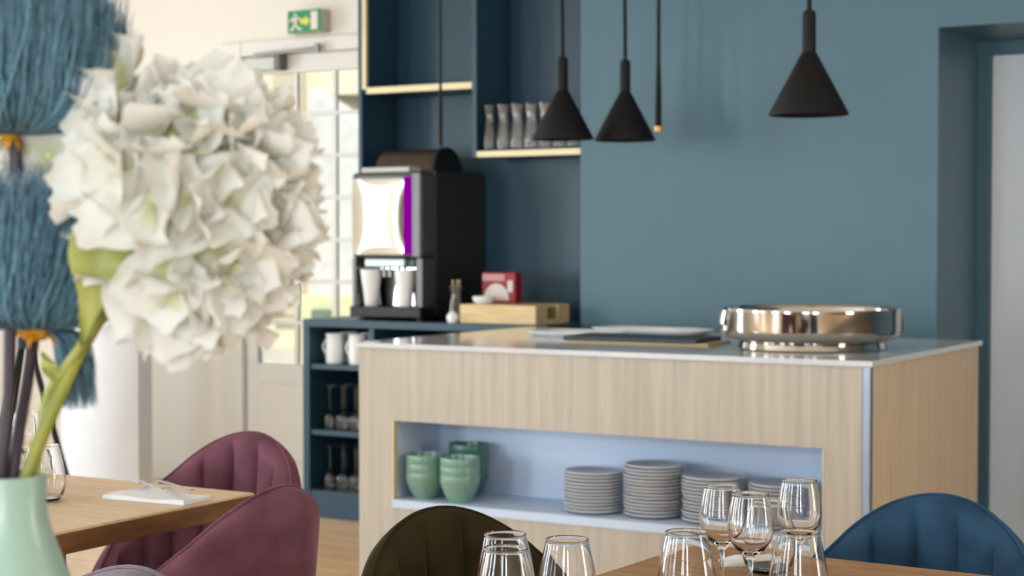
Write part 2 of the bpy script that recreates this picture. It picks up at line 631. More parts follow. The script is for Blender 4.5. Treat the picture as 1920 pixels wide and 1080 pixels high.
obj('door_handle', bm, SILVER, d1, smooth=True)
bm = bmnew()
box(bm, DX0 + .045, DX0 + .058, RYW - .036, RYW - .028, 1.78, 1.90, .003)
obj('hinge', bm, SILVER, d1)

# exit sign over the door
es = thing('exit_sign', 'green emergency exit sign above the glazed white door', 'sign', (-5.162, RYW, 2.290))
ex0, ex1, ez0, ez1, ey = -5.267, -5.057, 2.290, 2.404, RYW - .07
bx('sign_case', SIGN_CASE, es, ex0, ex1, ey, RYW - .002, ez0, ez1, .004)
bx('sign_face', GREEN_SIGN, es, ex0 + .002, ex1 - .002, ey - .004, ey, ez0 + .002, ez1 - .002, .001)
yy0, yy1 = ey - .006, ey - .004
def flat(name, m, polys, parent, y0, y1):
    bm = bmnew()
    for poly in polys:
        a = [bm.verts.new((x, y0, z)) for x, z in poly]
        b = [bm.verts.new((x, y1, z)) for x, z in poly]
        bm.faces.new(a)
        bm.faces.new(b[::-1])
        n = len(a)
        for k in range(n):
            bm.faces.new((a[k], b[k], b[(k + 1) % n], a[(k + 1) % n]))
    return obj(name, bm, m, parent)
def P(lst):
    return [(ex0 + a * .21, ez0 + b * .114) for a, b in lst]
circ = [(.24 + .035 * math.cos(k * PI / 5), .80 + .07 * math.sin(k * PI / 5)) for k in range(10)]
flat('running_figure', PRINT_WHITE, [P(circ), P([(.16, .70), (.28, .68), (.30, .40), (.20, .38)]), P([(.20, .40), (.28, .42), (.36, .22), (.44, .20), (.44, .12), (.32, .14)]),
     P([(.20, .42), (.27, .36), (.18, .12), (.08, .10), (.08, .18), (.14, .20)]), P([(.27, .68), (.38, .52), (.42, .56), (.30, .74)]), P([(.16, .70), (.06, .52), (.10, .48), (.20, .62)])], es, yy0, yy1)
flat('arrow', YELLOW_SIGN, [P([(.40, .38), (.54, .38), (.54, .26), (.68, .5), (.54, .74), (.54, .62), (.40, .62)])], es, yy0, yy1)
flat('doorway_symbol', PRINT_WHITE, [P([(.70, .12), (.90, .12), (.90, .90), (.70, .90)])], es, yy0, yy1)

# ------------------------------------------------------------------ outside the glazed door
bx('terrace', PAVE, None, -24, 4, 7.4, 30, -.25, -.02, kind='structure')
hs = thing('house', 'pale stucco house seen through the panes of the exit door', 'house', (-14, 16, 0))
bm = bmnew()
box(bm, -20, -11.92, 16, 20, -.02, 5.2)
obj('house_wall', bm, STUCCO, hs)
bm = bmnew()
vs = [bm.verts.new(p) for p in [(-11.92, 15.7, 3.0), (-8.4, 15.7, .6), (-8.4, 20, .6), (-11.92, 20, 3.0), (-11.92, 15.7, -.02), (-8.4, 15.7, -.02), (-8.4, 20, -.02), (-11.92, 20, -.02)]]
for f in ((0, 1, 2, 3), (4, 7, 6, 5), (0, 4, 5, 1), (1, 5, 6, 2), (2, 6, 7, 3), (3, 7, 4, 0)):
    bm.faces.new([vs[k] for k in f])
obj('lower_wing', bm, ROOF, hs)
for x in (-14.6, -13.5, -12.4):
    for z in (.3, 2.2):
        w_ = bx('window_shutter', SHUTTER, hs, x - .22, x + .22, 15.93, 16.0, z, z + 1.25, .01)
        for k in range(6):
            bx('shutter_slat', SHUTTER, w_, x - .18, x + .18, 15.91, 15.93, z + .08 + k * .19, z + .2 + k * .19, .005)
bx('upper_floor', STUCCO, hs, -11.92, -7.5, 16, 20, 2.95, 5.2)
bx('cornice', STUCCO, hs, -20, -11.9, 15.8, 16.0, 2.02, 2.12, .02)
gw = bx('garden_wall', YELLOWB, None, -9.22, -6.5, 12.0, 12.2, -.02, .78, .01)
tag(gw, 'low yellow garden wall outside behind the exit door panes', 'wall')
gb = bx('meter_box', GREENB, None, -9.02, -8.86, 11.9, 12.0, .46, .66, .01)
tag(gb, 'small grey-green box on the yellow garden wall outside', 'box')

# ------------------------------------------------------------------ open blue shelf unit in the recess
su = thing('shelf_unit', 'open dark blue wall shelves with pale gold edges above the coffee machine', 'shelf', (-4.06, WB, 0))
SY0, SY1 = WB, WD - .02
bx('back_panel', BLUE_UNIT, su, AX0 + .02, AX1, SY1, WD + .015, .0, RZ - .002)
bx('side_panel', BLUE_UNIT, su, AX0, AX0 + .02, SY0 + .004, WD + .015, .91, RZ - .002)
bx('brass_edge', BRASS, su, AX0 + .02, AX0 + .045, SY0, SY0 + .02, 1.965, RZ - .002, .002)
bx('panel_edge', BLUE_UNIT, su, AX0, AX0 + .02, SY0, SY0 + .004, .91, RZ - .002)
bx('divider', BLUE_UNIT, su, -4.022, -3.998, SY0, SY1, 1.635, RZ - .002, .001)
s1 = bx('shelf', BLUE_UNIT, su, AX0 + .02, -4.022, SY0 + .012, SY1, 1.945, 1.972)
bx('brass_edge', BRASS, s1, AX0 + .045, -4.022, SY0, SY0 + .012, 1.943, 1.974, .002)
s2 = bx('shelf', BLUE_UNIT, su, -3.998, AX1 - .001, SY0 + .012, SY1, 1.635, 1.662)
bx('brass_edge', BRASS, s2, -3.998, AX1 - .001, SY0, SY0 + .012, 1.634, 1.663, .002)

# ------------------------------------------------------------------ low blue cabinet under the machine
BX0, BX1, BY0, BY1, BZ = -4.752, AX1 - .004, 6.21, WD - .022, .905
bc = thing('base_cabinet', 'dark blue open cabinet under the coffee machine with shelves of glassware', 'cabinet', (-4.1, 6.5, 0))
bx('side_panel', BLUE_UNIT, bc, BX0, BX0 + .035, BY0 + .002, BY1, 0, BZ - .035)
bx('side_panel', BLUE_UNIT, bc, BX1 - .03, BX1, BY0 + .002, BY1, 0, BZ - .035)
bx('divider', BLUE_UNIT, bc, -4.385, -4.36, BY0 + .004, BY1 - .02, .125, BZ - .035)
bx('back_panel', BLUE_UNIT, bc, BX0 + .035, BX1 - .03, BY1 - .02, BY1, .0, BZ - .035)
bx('worktop', BLUE_UNIT, bc, BX0, BX1, BY0, BY1, BZ - .035, BZ, .003)
bx('plinth', BLUE_UNIT, bc, BX0 + .035, BX1 - .03, BY0 + .006, BY1 - .02, 0, .125)
for a, b in ((BX0 + .035, -4.385), (-4.36, BX1 - .03)):
    for z in (.70, .40):
        bx('shelf', BLUE_UNIT, bc, a, b, BY0 + .012, BY1 - .02, z - .022, z)

# ------------------------------------------------------------------ the island
IX0, IX1, IY0, IY1, IZ = -3.50, -1.64, 4.898, 6.10, .905
NX0, NX1, NZ0, NZ1, NY1 = -3.357, -1.78, .36, .635, 5.19
isl = thing('island', 'pale oak serving island with white worktop and long white niche', 'island', ((IX0 + IX1) / 2, 5.5, 0))
bm = bmnew()
fp = .02
box(bm, IX0, NX0, IY0, IY0 + fp, .06, IZ - .018)
box(bm, NX1, IX1 - .022, IY0, IY0 + fp, .06, IZ - .018)
box(bm, NX0, NX1, IY0, IY0 + fp, NZ1, IZ - .018)
box(bm, NX0, NX1, IY0, IY0 + fp, .06, NZ0 - .03)
obj('front_panel', bm, OAK_PALE, isl)
bx('side_panel', OAK_SIDE, isl, IX1 - .02, IX1, IY0 + .03, IY1, .06, IZ - .018)
bx('side_panel', OAK_SIDE, isl, IX0, IX0 + .02, IY0 + fp, IY1, .06, IZ - .018)
bx('back_panel', OAK_SIDE, isl, IX0 + .02, IX1 - .02, IY1 - .02, IY1, .06, IZ - .018)
bx('corner_profile', mat('bluish_alloy', (150, 160, 172), .35, .7, var=.03), isl, IX1 - .021, IX1 + .002, IY0 - .002, IY0 + .03, .06, IZ - .018, .002)
bx('plinth', BLACK, isl, IX0 + .04, IX1 - .04, IY0 + .04, IY1 - .04, 0, .06)
ct = bx('worktop', QUARTZ, isl, IX0 - .012, IX1 + .012, IY0 - .014, IY1 + .012, IZ - .018, IZ, .002)
bm = bmnew()
box(bm, NX0 - .012, NX1 + .012, NY1, NY1 + .012, NZ0, NZ1 + .012)
box(bm, NX0 - .012, NX0, IY0 + fp, NY1, NZ0, NZ1)
box(bm, NX1, NX1 + .012, IY0 + fp, NY1, NZ0, NZ1)
box(bm, NX0 - .012, NX1 + .012, IY0 + fp, NY1, NZ1, NZ1 + .012)
ln = obj('niche_lining', bm, NICHE, isl)
ln['label'] = 'white niche lining'
sh = bx('niche_shelf', NICHE, isl, NX0, NX1, IY0 - .006, NY1 + .01, NZ0 - .03, NZ0, .002)
bx('niche_edge', BRASS, isl, NX0, NX0 + .006, IY0 - .003, IY0 + .02, NZ0, NZ1)
bx('niche_edge', BRASS, isl, NX1 - .004, NX1, IY0 - .003, IY0 + .02, NZ0, NZ1)

# bowls in the niche
def bowl_bm(r=.069, h=.094):
    prof = [(0, .003), (r * .45, .003), (r * .47, 0), (r * .55, 0), (r * .58, .006), (r * .80, h * .30), (r * .94, h * .58), (r * .965, h * .66), (r, h * .70), (r, h * .98),
            (r * .985, h), (r * .95, h), (r * .93, h * .9), (r * .86, h * .5), (r * .68, h * .2), (r * .4, h * .1), (0, h * .09)]
    return lathe(bmnew(), prof, 36)
b0 = None
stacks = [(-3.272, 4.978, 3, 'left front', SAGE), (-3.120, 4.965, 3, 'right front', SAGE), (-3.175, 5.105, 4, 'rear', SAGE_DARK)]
for (x, y, n, where, mm) in stacks:
    first = None
    for k in range(n):
        ordn = {0: 'bottom', n - 1: 'top'}.get(k, ORD[k + 1] + ' from the bottom')
        lab = '%s green bowl, %s of the %s stack in the niche' % ('dark sage' if mm is SAGE_DARK else 'sage', ordn, where)
        if first is None:
            first = tag(obj('bowl', bowl_bm(), mm, None, smooth=True), lab, 'bowl', 'green bowls in the island niche')
            o = first
        else:
            o = first.copy()
            C.objects.link(o)
            o['label'] = lab
        o.location = (x + random.uniform(-.002, .002), y, NZ0 + .0003 + k * .0305)
        o.rotation_euler = (0, 0, random.random() * 6)

# plates in the niche
def plate():
    t = thing('plate', 'x', 'plate', (0, 0, 0), 0, 'plates in the island niche')
    r = .100
    prof = [(0, .002), (r * .55, .002), (r * .57, 0), (r * .62, 0), (r * .64, .003), (r * .84, .0052), (r * .945, .0085), (r * .965, .0125), (r * .945, .0135), (r * .7, .0085), (r * .6, .0055), (0, .005)]
    obj('plate_body', lathe(bmnew(), prof, 40), PLATE, t, smooth=True, local=True)
    bm = bmnew()
    lathe(bm, [(r * .960, .0105), (r * .998, .0112), (r, .0148), (r * .955, .0150)], 40, closed=True)
    obj('plate_rim', bm, PLATE_RIM, t, smooth=True, local=True)
    return t
p0 = plate()
used = False
for (x, y, n, where) in [(-2.628, 5.02, 12, 'first'), (-2.415, 5.04, 15, 'second'), (-2.200, 5.03, 13, 'third'), (-1.985, 5.06, 12, 'fourth')]:
    for k in range(n):
        up = n - k
        pos = 'topmost' if up == 1 else ('bottom one' if k == 0 else ORD[up] + ' from top')
        lab = 'pale grey plate, %s in the %s stack from the bowls' % (pos, where)
        loc = (x + random.uniform(-.003, .003), y + random.uniform(-.003, .003), NZ0 + .0003 + k * .0112)
        if not used:
            p0.location = loc
            p0['label'] = lab
            used = True
        else:
            dup(p0, loc, random.random() * 6, lab)

# champagne basin on the worktop
def basin():
    t = thing('steel_basin', 'large round polished steel basin on the island worktop', 'basin', (-2.005, 5.39, IZ))
    r = .292
    prof = [(r * .80, .004), (r * .80, .022), (r * .86, .028), (r * .96, .036), (r * .995, .050), (r, .066), (r, .122), (r * 1.006, .130), (r * 1.0, .135), (r * .985, .132),
            (r * .975, .124), (r * .97, .07), (r * .9, .045), (r * .6, .036), (0, .034)]
    obj('bowl_body', lathe(bmnew(), prof, 96), STEEL, t, smooth=True, local=True, angle=60)
    obj('foot_ring', lathe(bmnew(), [(r * .70, 0), (r * .82, 0), (r * .83, .004), (r * .815, .022), (r * .79, .026), (r * .70, .02)], 96, closed=True), STEEL, t, smooth=True, local=True)
    for s in (-1, 1):
        bm = bmnew()
        a = R(30.4)
        for yy in (-.022, 0, .022):
            pts = [(s * (r * .996 + .007 * math.sin(PI * k / 10)), yy, .124 - .078 * k / 10) for k in range(11)]
            tube(bm, pts, .008, 8)
        bm.transform(Matrix.Rotation(a + (0.0 if s > 0 else 0.0), 4, 'Z'))
        obj('handle', bm, STEEL, t, smooth=True, local=True)
    return t
basin()

# slate serving board and white platters on the worktop
sb = thing('slate_board', 'dark slate tray on a wooden board beside the steel basin', 'board', (-2.62, 5.37, IZ), R(3))
bx('wooden_base', BEECH, sb, -.262, .275, -.078, .15, 0, .007, .003, local=True)
bx('slate_top', SLATE, sb, -.27, .235, -.085, .155, .007, .022, .003, local=True)
def platter(label, loc, rz, lx, ly):
    t = thing('platter', label, 'platter', loc, rz, 'white platters on the island')
    bm = bmnew()
    rows = []
    for (s, z) in [(.80, 0), (.86, .002), (1, .016), (1.0, .019), (.97, .018), (.86, .008), (.5, .007)]:
        rows.append([(lx * s * (abs(math.cos(q)) ** .6) * (1 if math.cos(q) >= 0 else -1), ly * s * (abs(math.sin(q)) ** .6) * (1 if math.sin(q) >= 0 else -1), z)
                     for q in [2 * PI * k / 40 for k in range(40)]])
    v = grid(bm, rows, wrap=True)
    bm.faces.new(v[0])
    bm.faces.new(v[-1])
    obj('platter_dish', bm, PORC, t, smooth=True, local=True)
    return t
platter('white serving platter on the island, the nearer left of two', (-3.02, 5.63, IZ), R(2), .19, .115)
platter('white serving platter at the back edge of the island', (-2.86, 5.95, IZ), R(-2), .25, .10)

# ------------------------------------------------------------------ coffee machine
MX0, MX1, MY0, MY1, MZ0, MZ1 = -4.51, -4.13, 6.25, 6.785, BZ, 1.578
cm = thing('coffee_machine', 'tall black coffee machine with mirror front and purple light strip', 'coffee machine', ((MX0 + MX1) / 2, 6.5, BZ))
for x in (MX0 + .04, MX1 - .04):
    for y in (MY0 + .05, MY1 - .05):
        obj('foot', lathe(bmnew(), [(0, 0), (.018, 0), (.018, .016), (0, .016)], 12, x, y, BZ), BLACK, cm, smooth=True)
mz = BZ + .015
bm = bmnew()
box(bm, MX0, MX1, MY0 + .12, MY1, mz, MZ1, .008, 2)
obj('casing', bm, BROWN_BLACK, cm)
bm = bmnew()
box(bm, MX0, MX1, MY0, MY0 + .12, 1.185, MZ1 - .012, .02, 3)
fr_ = obj('front_door', bm, mat('dark_grey_front', (92, 92, 90), .3, .5, var=.05), cm)
bm = bmnew()
pts = []
x0, x1, z0, z1 = MX0 + .012, -4.222, 1.20, 1.535
rows = []
for j in range(13):
    v = j / 12
    rows.append([(x0 + (x1 - x0) * i / 12, MY0 - .004 - .006 * math.sin(PI * i / 12) ** .5 * math.sin(PI * v) ** .5, z0 + (z1 - z0) * v) for i in range(13)])
vsg = grid(bm, rows)
obj('mirror_panel', bm, MIRROR, fr_, smooth=True)
bx('light_strip', PURPLE, fr_, -4.220, -4.178, MY0 - .006, MY0 + .002, 1.20, 1.545, .002)
bx('door_edge', mat('dark_grey_front', (92, 92, 90), .3), fr_, -4.176, MX1 - .004, MY0 - .004, MY0 + .002, 1.19, 1.56, .002)
for a_, b_ in ((MX0, MX0 + .022), (MX1 - .035, MX1)):
    bx('niche_side', mat('dark_grey_front', (92, 92, 90), .3), cm, a_, b_, MY0 + .01, MY0 + .12, .967, 1.185, .003)
bx('niche_back', MIRROR, cm, MX0 + .022, MX1 - .035, MY0 + .11, MY0 + .122, .967, 1.185)
bx('drip_base', BLACK, cm, MX0, MX1, MY0 - .01, MY0 + .12, mz, .967, .005, seg=2)
bx('spout_head', SILVER, cm, MX0 + .06, MX1 - .10, MY0 + .02, MY0 + .10, 1.14, 1.185, .008, seg=2)
for x in (-4.36, -4.33):
    bm = bmnew()
    tube(bm, [(x, MY0 + .05, 1.145), (x, MY0 + .05, 1.10)], .009, 10)
    obj('spout', bm, SILVER, cm, smooth=True)
# drum shaped bean hopper lying across the top
bm = bmnew()
seg = 28
HX0, HX1, HR, HY, HZ = -4.47, -4.17, .115, 6.50, MZ1 - .015
prof = []
for x in (HX0, HX1):
    prof.append([(x, HY + HR * math.cos(PI * k / seg), HZ + HR * math.sin(PI * k / seg)) for k in range(seg + 1)])
v = grid(bm, prof)
bm.faces.new(v[0]); bm.faces.new(v[1][::-1])
bm.faces.new((v[0][0], v[1][0], v[1][-1], v[0][-1]))
hop = obj('bean_hopper', bm, mat('bronze_brown', (70, 54, 44), .35, .3, var=.05), cm, smooth=True)
bm = bmnew()
a = [bm.verts.new((HX1, HY + (HR + .006) * math.cos(PI * k / seg), HZ + (HR + .006) * math.sin(PI * k / seg))) for k in range(seg + 1)]
b = [bm.verts.new((HX1 + .02, HY + (HR + .006) * math.cos(PI * k / seg), HZ + (HR + .006) * math.sin(PI * k / seg))) for k in range(seg + 1)]
bm.faces.new(a); bm.faces.new(b[::-1])
for k in range(seg):
    bm.faces.new((a[k], a[k + 1], b[k + 1], b[k]))
bm.faces.new((a[0], b[0], b[-1], a[-1]))
obj('hopper_end', bm, BLACK, hop)
bx('top_lid', mat('pale_grey_case', (200, 202, 192), .5), cm, MX0 + .05, -4.20, MY0 + .01, MY0 + .11, MZ1 - .012, MZ1 + .012, .008, seg=2)
# two white cup-shaped pieces standing on the drip tray
for x, lab in ((-4.43, 'white cup-shaped piece at the left under the coffee spout'), (-4.245, 'white cup-shaped piece at the right under the coffee spout')):
    prof = [(0, 0), (.028, 0), (.030, .003), (.034, .05), (.046, .13), (.049, .16), (.049, .165), (.046, .163), (.043, .13), (.031, .05), (.027, .008), (0, .006)]
    t = tag(obj('cup', lathe(bmnew(), prof, 28), PORC, None, smooth=True), lab, 'cup', 'cup-shaped pieces under the coffee spout')
    t.location = (x, MY0 + .046, .9675)

# ------------------------------------------------------------------ things on the blue cabinet
tray = thing('wooden_tray', 'pale wooden tray with cut-out handle on the blue cabinet', 'tray', (-3.735, 6.39, BZ), 0)
tw, td, th, tk = .19, .15, .082, .014
bx('tray_bottom', BEECH, tray, -tw + tk, tw - tk, -td + tk, td - tk, 0, .012, local=True)
bx('tray_side', BEECH, tray, -tw, tw, -td, -td + tk, 0, th, .003, local=True)
bx('tray_side', BEECH, tray, -tw, tw, td - tk, td, 0, th, .003, local=True)
bx('tray_top', BEECH, tray, -tw + tk, tw - tk, -td + tk, td - tk, th - .014, th, local=True)
for s in (-1, 1):
    bm = bmnew()
    xa, xb = (tw - tk, tw) if s > 0 else (-tw, -tw + tk)
    box(bm, xa, xb, -td + tk, td - tk, 0, .022)
    box(bm, xa, xb, -td + tk, -.05, .022, th)
    box(bm, xa, xb, .05, td - tk, .022, th)
    obj('tray_end', bm, BEECH, tray, local=True)
rb = thing('tea_box', 'red tea box with pale print behind the white dish', 'box', (-3.835, 6.45, BZ + th + .0004), R(4))
bx('carton', RED, rb, -.082, .082, -.035, .035, 0, .135, .003, local=True)
bx('top_band', mat('pink_print', (206, 150, 150), .5, var=.05), rb, -.078, .03, -.037, -.035, .098, .128, local=True)
bm = bmnew()
cs = [bm.verts.new((.0 + .062 * math.cos(PI * k / 14) - .01, -.0372, .012 + .075 * math.sin(PI * k / 14))) for k in range(15)]
bm.faces.new(cs)
cs2 = [bm.verts.new((v.co.x, -.035, v.co.z)) for v in cs]
bm.faces.new(cs2[::-1])
for k in range(15):
    bm.faces.new((cs[k], cs[(k + 1) % 15], cs2[(k + 1) % 15], cs2[k]))
obj('printed_cup', bm, PRINT_WHITE, rb, local=True)
bx('printed_tag', PRINT_WHITE, rb, .045, .07, -.037, -.035, .05, .10, local=True)
wd = tag(obj('dish', lathe(bmnew(), [(0, 0), (.035, 0), (.04, .004), (.05, .02), (.05, .032), (.047, .033), (.044, .02), (.034, .007), (0, .006)], 32), PORC, None, smooth=True),
         'small white dish in front of the red tea box', 'dish')
wd.location = (-3.853, 6.325, BZ + th + .0004)

def carafe_bm(h=.205):
    k = h / .205
    out = [(0, 0), (.031, 0), (.034, .004), (.0335, .02), (.031, .07), (.024, .125), (.021, .148), (.0235, .17), (.029, .2), (.030, .205)]
    inn = [(.0285, .205), (.0275, .2), (.022, .17), (.0195, .148), (.0225, .125), (.0295, .07), (.031, .02), (.029, .008), (0, .007)]
    return lathe(bmnew(), [(r, z * k) for r, z in out + inn], 24)
jar = thing('glass_carafe', 'waisted glass carafe of wooden stirrers beside the wooden tray', 'carafe', (-3.985, 6.305, BZ + .0003))
obj('carafe_body', carafe_bm(.16), CARAFE, jar, smooth=True, local=True)
for k in range(5):
    a = k * 1.3
    bm = bmnew()
    tube(bm, [(.01 * math.cos(a), .01 * math.sin(a), .009), (.017 * math.cos(a + .5), .017 * math.sin(a + .5), .185)], .0028, 6)
    obj('stirrer', bm, BEECH, jar, local=True)
pt_ = tag(obj('sugar_pot', lathe(bmnew(), [(0, 0), (.02, 0), (.026, .012), (.027, .028), (.02, .042), (.006, .048), (.006, .052), (0, .054)], 24), PORC, None, smooth=True),
          'tiny round white pot at the foot of the stirrer carafe', 'pot')
pt_.location = (-3.957, 6.236, BZ + .0003)

# carafes on the upper right shelf
c0 = None
for row, (y, n, nm) in enumerate(((6.545, 7, 'front'), (6.64, 7, 'back'))):
    for k in range(n):
        x = -3.955 + k * .0715 + (.012 if row else 0)
        lab = 'clear waisted glass carafe on the right shelf, %s from left, %s row' % (ORD[k + 1], nm)
        if c0 is None:
            o = c0 = tag(obj('glass_carafe', carafe_bm(), CARAFE, None, smooth=True), lab, 'carafe', 'carafes on the right shelf')
        else:
            o = c0.copy()
            C.objects.link(o)
            o['label'] = lab
        o.location = (x, y, 1.6635)
        o.rotation_euler = (0, 0, k)

# jugs and stemmed glasses inside the blue cabinet
def jug(label, loc):
    t = thing('jug', label, 'jug', loc, 0, 'white jugs in the blue cabinet')
    bm = lathe(bmnew(), [(0, 0), (.036, 0), (.040, .004), (.043, .05), (.041, .10), (.040, .125), (.043, .138), (.040, .138), (.037, .125), (.038, .06), (.034, .008), (0, .007)], 28)
    obj('jug_body', bm, PORC, t, smooth=True, local=True)
    bm = bmnew()
    tube(bm, [(-.040 - .026 * math.sin(PI * k / 10), 0, .035 + .08 * k / 10) for k in range(11)], .005, 8)
    obj('handle', bm, PORC, t, smooth=True, local=True)
    return t
j0 = jug('white jug on the top shelf of the blue cabinet, front left', (-4.63, 6.29, .7006))
for x, y, w in ((-4.50, 6.29, 'front middle'), (-4.645, 6.42, 'back left'), (-4.53, 6.42, 'back middle')):
    dup(j0, (x, y, .7006), 0, 'white jug on the top shelf of the blue cabinet, ' + w)

def wine_profile(h, rim, mx, bowl, foot=.031, t=.0012):
    zb = h - bowl                       # bowl bottom
    out = [(0, 0), (foot, 0), (foot, .0015), (foot * .6, .004), (.006, .009), (.0036, .02), (.0033, zb * .7), (.0045, zb - .004), (.012, zb + .004), (mx * .62, zb + bowl * .13), (mx * .9, zb + bowl * .28),
           (mx, zb + bowl * .42), (mx * .985, zb + bowl * .55), ((mx + rim) / 2 * .995, zb + bowl * .8), (rim + .0005, h - .0050), (rim, h - .0022), (rim + .0002, h - .0018), (rim + .0003, h - .0011), (rim - .0001, h - .0002), (rim - .0007, h)]
    inn = [(rim - .0014, h - .0003), (rim - .0016, h - .0012), (rim - t, h - .0024), (rim + .0005 - t, h - .0050), ((mx + rim) / 2 - t, zb + bowl * .8), (mx * .985 - t, zb + bowl * .55), (mx - t, zb + bowl * .42), (mx * .9 - t, zb + bowl * .285), (mx * .6, zb + bowl * .15), (.009, zb + .008), (0, zb + .006)]
    return out + inn
g0 = None
for (z, shelf) in ((.40, 'middle'), (.125, 'bottom')):
    for row, (y, nm) in enumerate(((6.285, 'front'), (6.375, 'second'))):
        for k in range(4):
            x = -4.655 + k * .072 + row * .02
            if x > -4.415:
                continue
            lab = 'upside-down stemmed glass, %s from left, %s row of cabinet %s shelf' % (ORD[k + 1], nm, shelf)
            if g0 is None:
                o = g0 = tag(obj('stemmed_glass', lathe(bmnew(), wine_profile(.20, .030, .034, .085), 20), GLASS, None, smooth=True), lab, 'glass', 'stemmed glasses in the blue cabinet')
            else:
                o = g0.copy()
                C.objects.link(o)
                o['label'] = lab
            o.location = (x, y, z + .2005)
            o.rotation_euler = (PI, 0, k * .7)

# ------------------------------------------------------------------ pendants
def heat_lamp(label, x, y, z0):
    t = thing('pendant_lamp', label, 'lamp', (x, y, z0), 0, 'black cone lamps over the island')
    sh = bmnew()
    r = .12
    lathe(sh, [(r, 0), (r * 1.0, .006), (.030, .176), (.022, .19), (.019, .188), (.026, .174), (r - .006, .004)], 40, closed=True)
    obj('lamp_shade', sh, LAMP_BLACK, t, smooth=True, local=True)
    obj('neck', lathe(bmnew(), [(0, .185), (.021, .185), (.0205, .30), (.018, .315), (.009, .32), (0, .32)], 24), LAMP_BLACK, t, smooth=True, local=True)
    bm = bmnew()
    tube(bm, [(0, 0, .315), (-.002, 0, .5), (-.006, 0, .75), (-.005, 0, RZ - z0 - .03)], .0075, 10)
    obj('cord', bm, LAMP_BLACK, t, smooth=True, local=True)
    obj('ceiling_rose', lathe(bmnew(), [(0, 0), (.045, 0), (.045, .03), (0, .03)], 24, 0, 0, RZ - z0 - .03), LAMP_BLACK, t, smooth=True, local=True)
    obj('bulb', lathe(bmnew(), [(0, .012), (.03, .016), (.043, .035), (.034, .07), (.014, .11), (.014, .187), (0, .187)], 20), mat('frosted_bulb', (176, 172, 166), .3, var=.02), t, smooth=True, local=True)
    return t
heat_lamp('black cone pendant lamp, leftmost of three over the island', -3.170, 5.790, 1.654)
heat_lamp('black cone pendant lamp, middle one beside the slim rod lamp', -3.015, 6.020, 1.656)
heat_lamp('black cone pendant lamp, alone at the right over the island', -1.850, 4.940, 1.645)
def rod_lamp(label, x, y, z0, r, tip):
    t = thing('rod_lamp', label, 'lamp', (x, y, z0), 0)
    obj('rod', lathe(bmnew(), [(0, .02), (r, .02), (r * .95, .14), (r * .6, .3), (r * .5, RZ - z0), (0, RZ - z0)], 16), LAMP_BLACK, t, smooth=True, local=True)
    obj('tip', lathe(bmnew(), [(0, 0), (r * 1.3, 0), (r * 1.3, .02), (0, .02)], 16), tip, t, smooth=True, local=True)
    return t
rod_lamp('slim black rod lamp with brass tip beside the middle cone lamp', -2.985, 6.26, 1.705, .013, mat('warm_brass', (214, 160, 96), .3, .8, var=.05))
rod_lamp('slim dark rod lamp hanging in front of the left shelves', -4.06, 6.30, 1.675, .009, BLACK)

# ------------------------------------------------------------------ tables
def table(label, corner, w, l, rz, top, edge, th=.035):
    """corner = far right or far left top corner; local x across, y runs towards the viewer"""
    t = thing('dining_table', label, 'table', (corner[0], corner[1], 0), rz)
    bx('tabletop', top, t, 0.0, w, -l, 0, .75 - th + .0005, .75, .003, local=True)
    bx('edge_band', edge, t, -.0012, w + .0012, -l - .0012, .0012, .75 - th, .7465, .002, local=True)
    cx, cy = w / 2, -l / 2
    for s in (-1, 1):
        yy = cy + s * (l / 2 - .22)
        bx('pedestal', BLACK_METAL, t, cx - .035, cx + .035, yy - .035, yy + .035, .02, .75 - th, .004, local=True)
        bx('foot_bar', BLACK_METAL, t, cx - w * .32, cx + w * .32, yy - .04, yy + .04, 0, .02, .004, local=True)
    return t
table('oak dining table with clear glasses in the right foreground', (-1.189, 2.642), .80, 1.3, R(-3), OAK_TABLE, OAK_TABLE)
table('light oak table set with napkins and purple chairs at the left', (-2.95, 2.715), .75, .80, 0, OAK_TABLE_L, OAK_EDGE, .042)
table('oak table below the flower vase at the lower left', (-1.75, 1.20), 1.0, .75, 0, OAK_TABLE_L, OAK_EDGE)

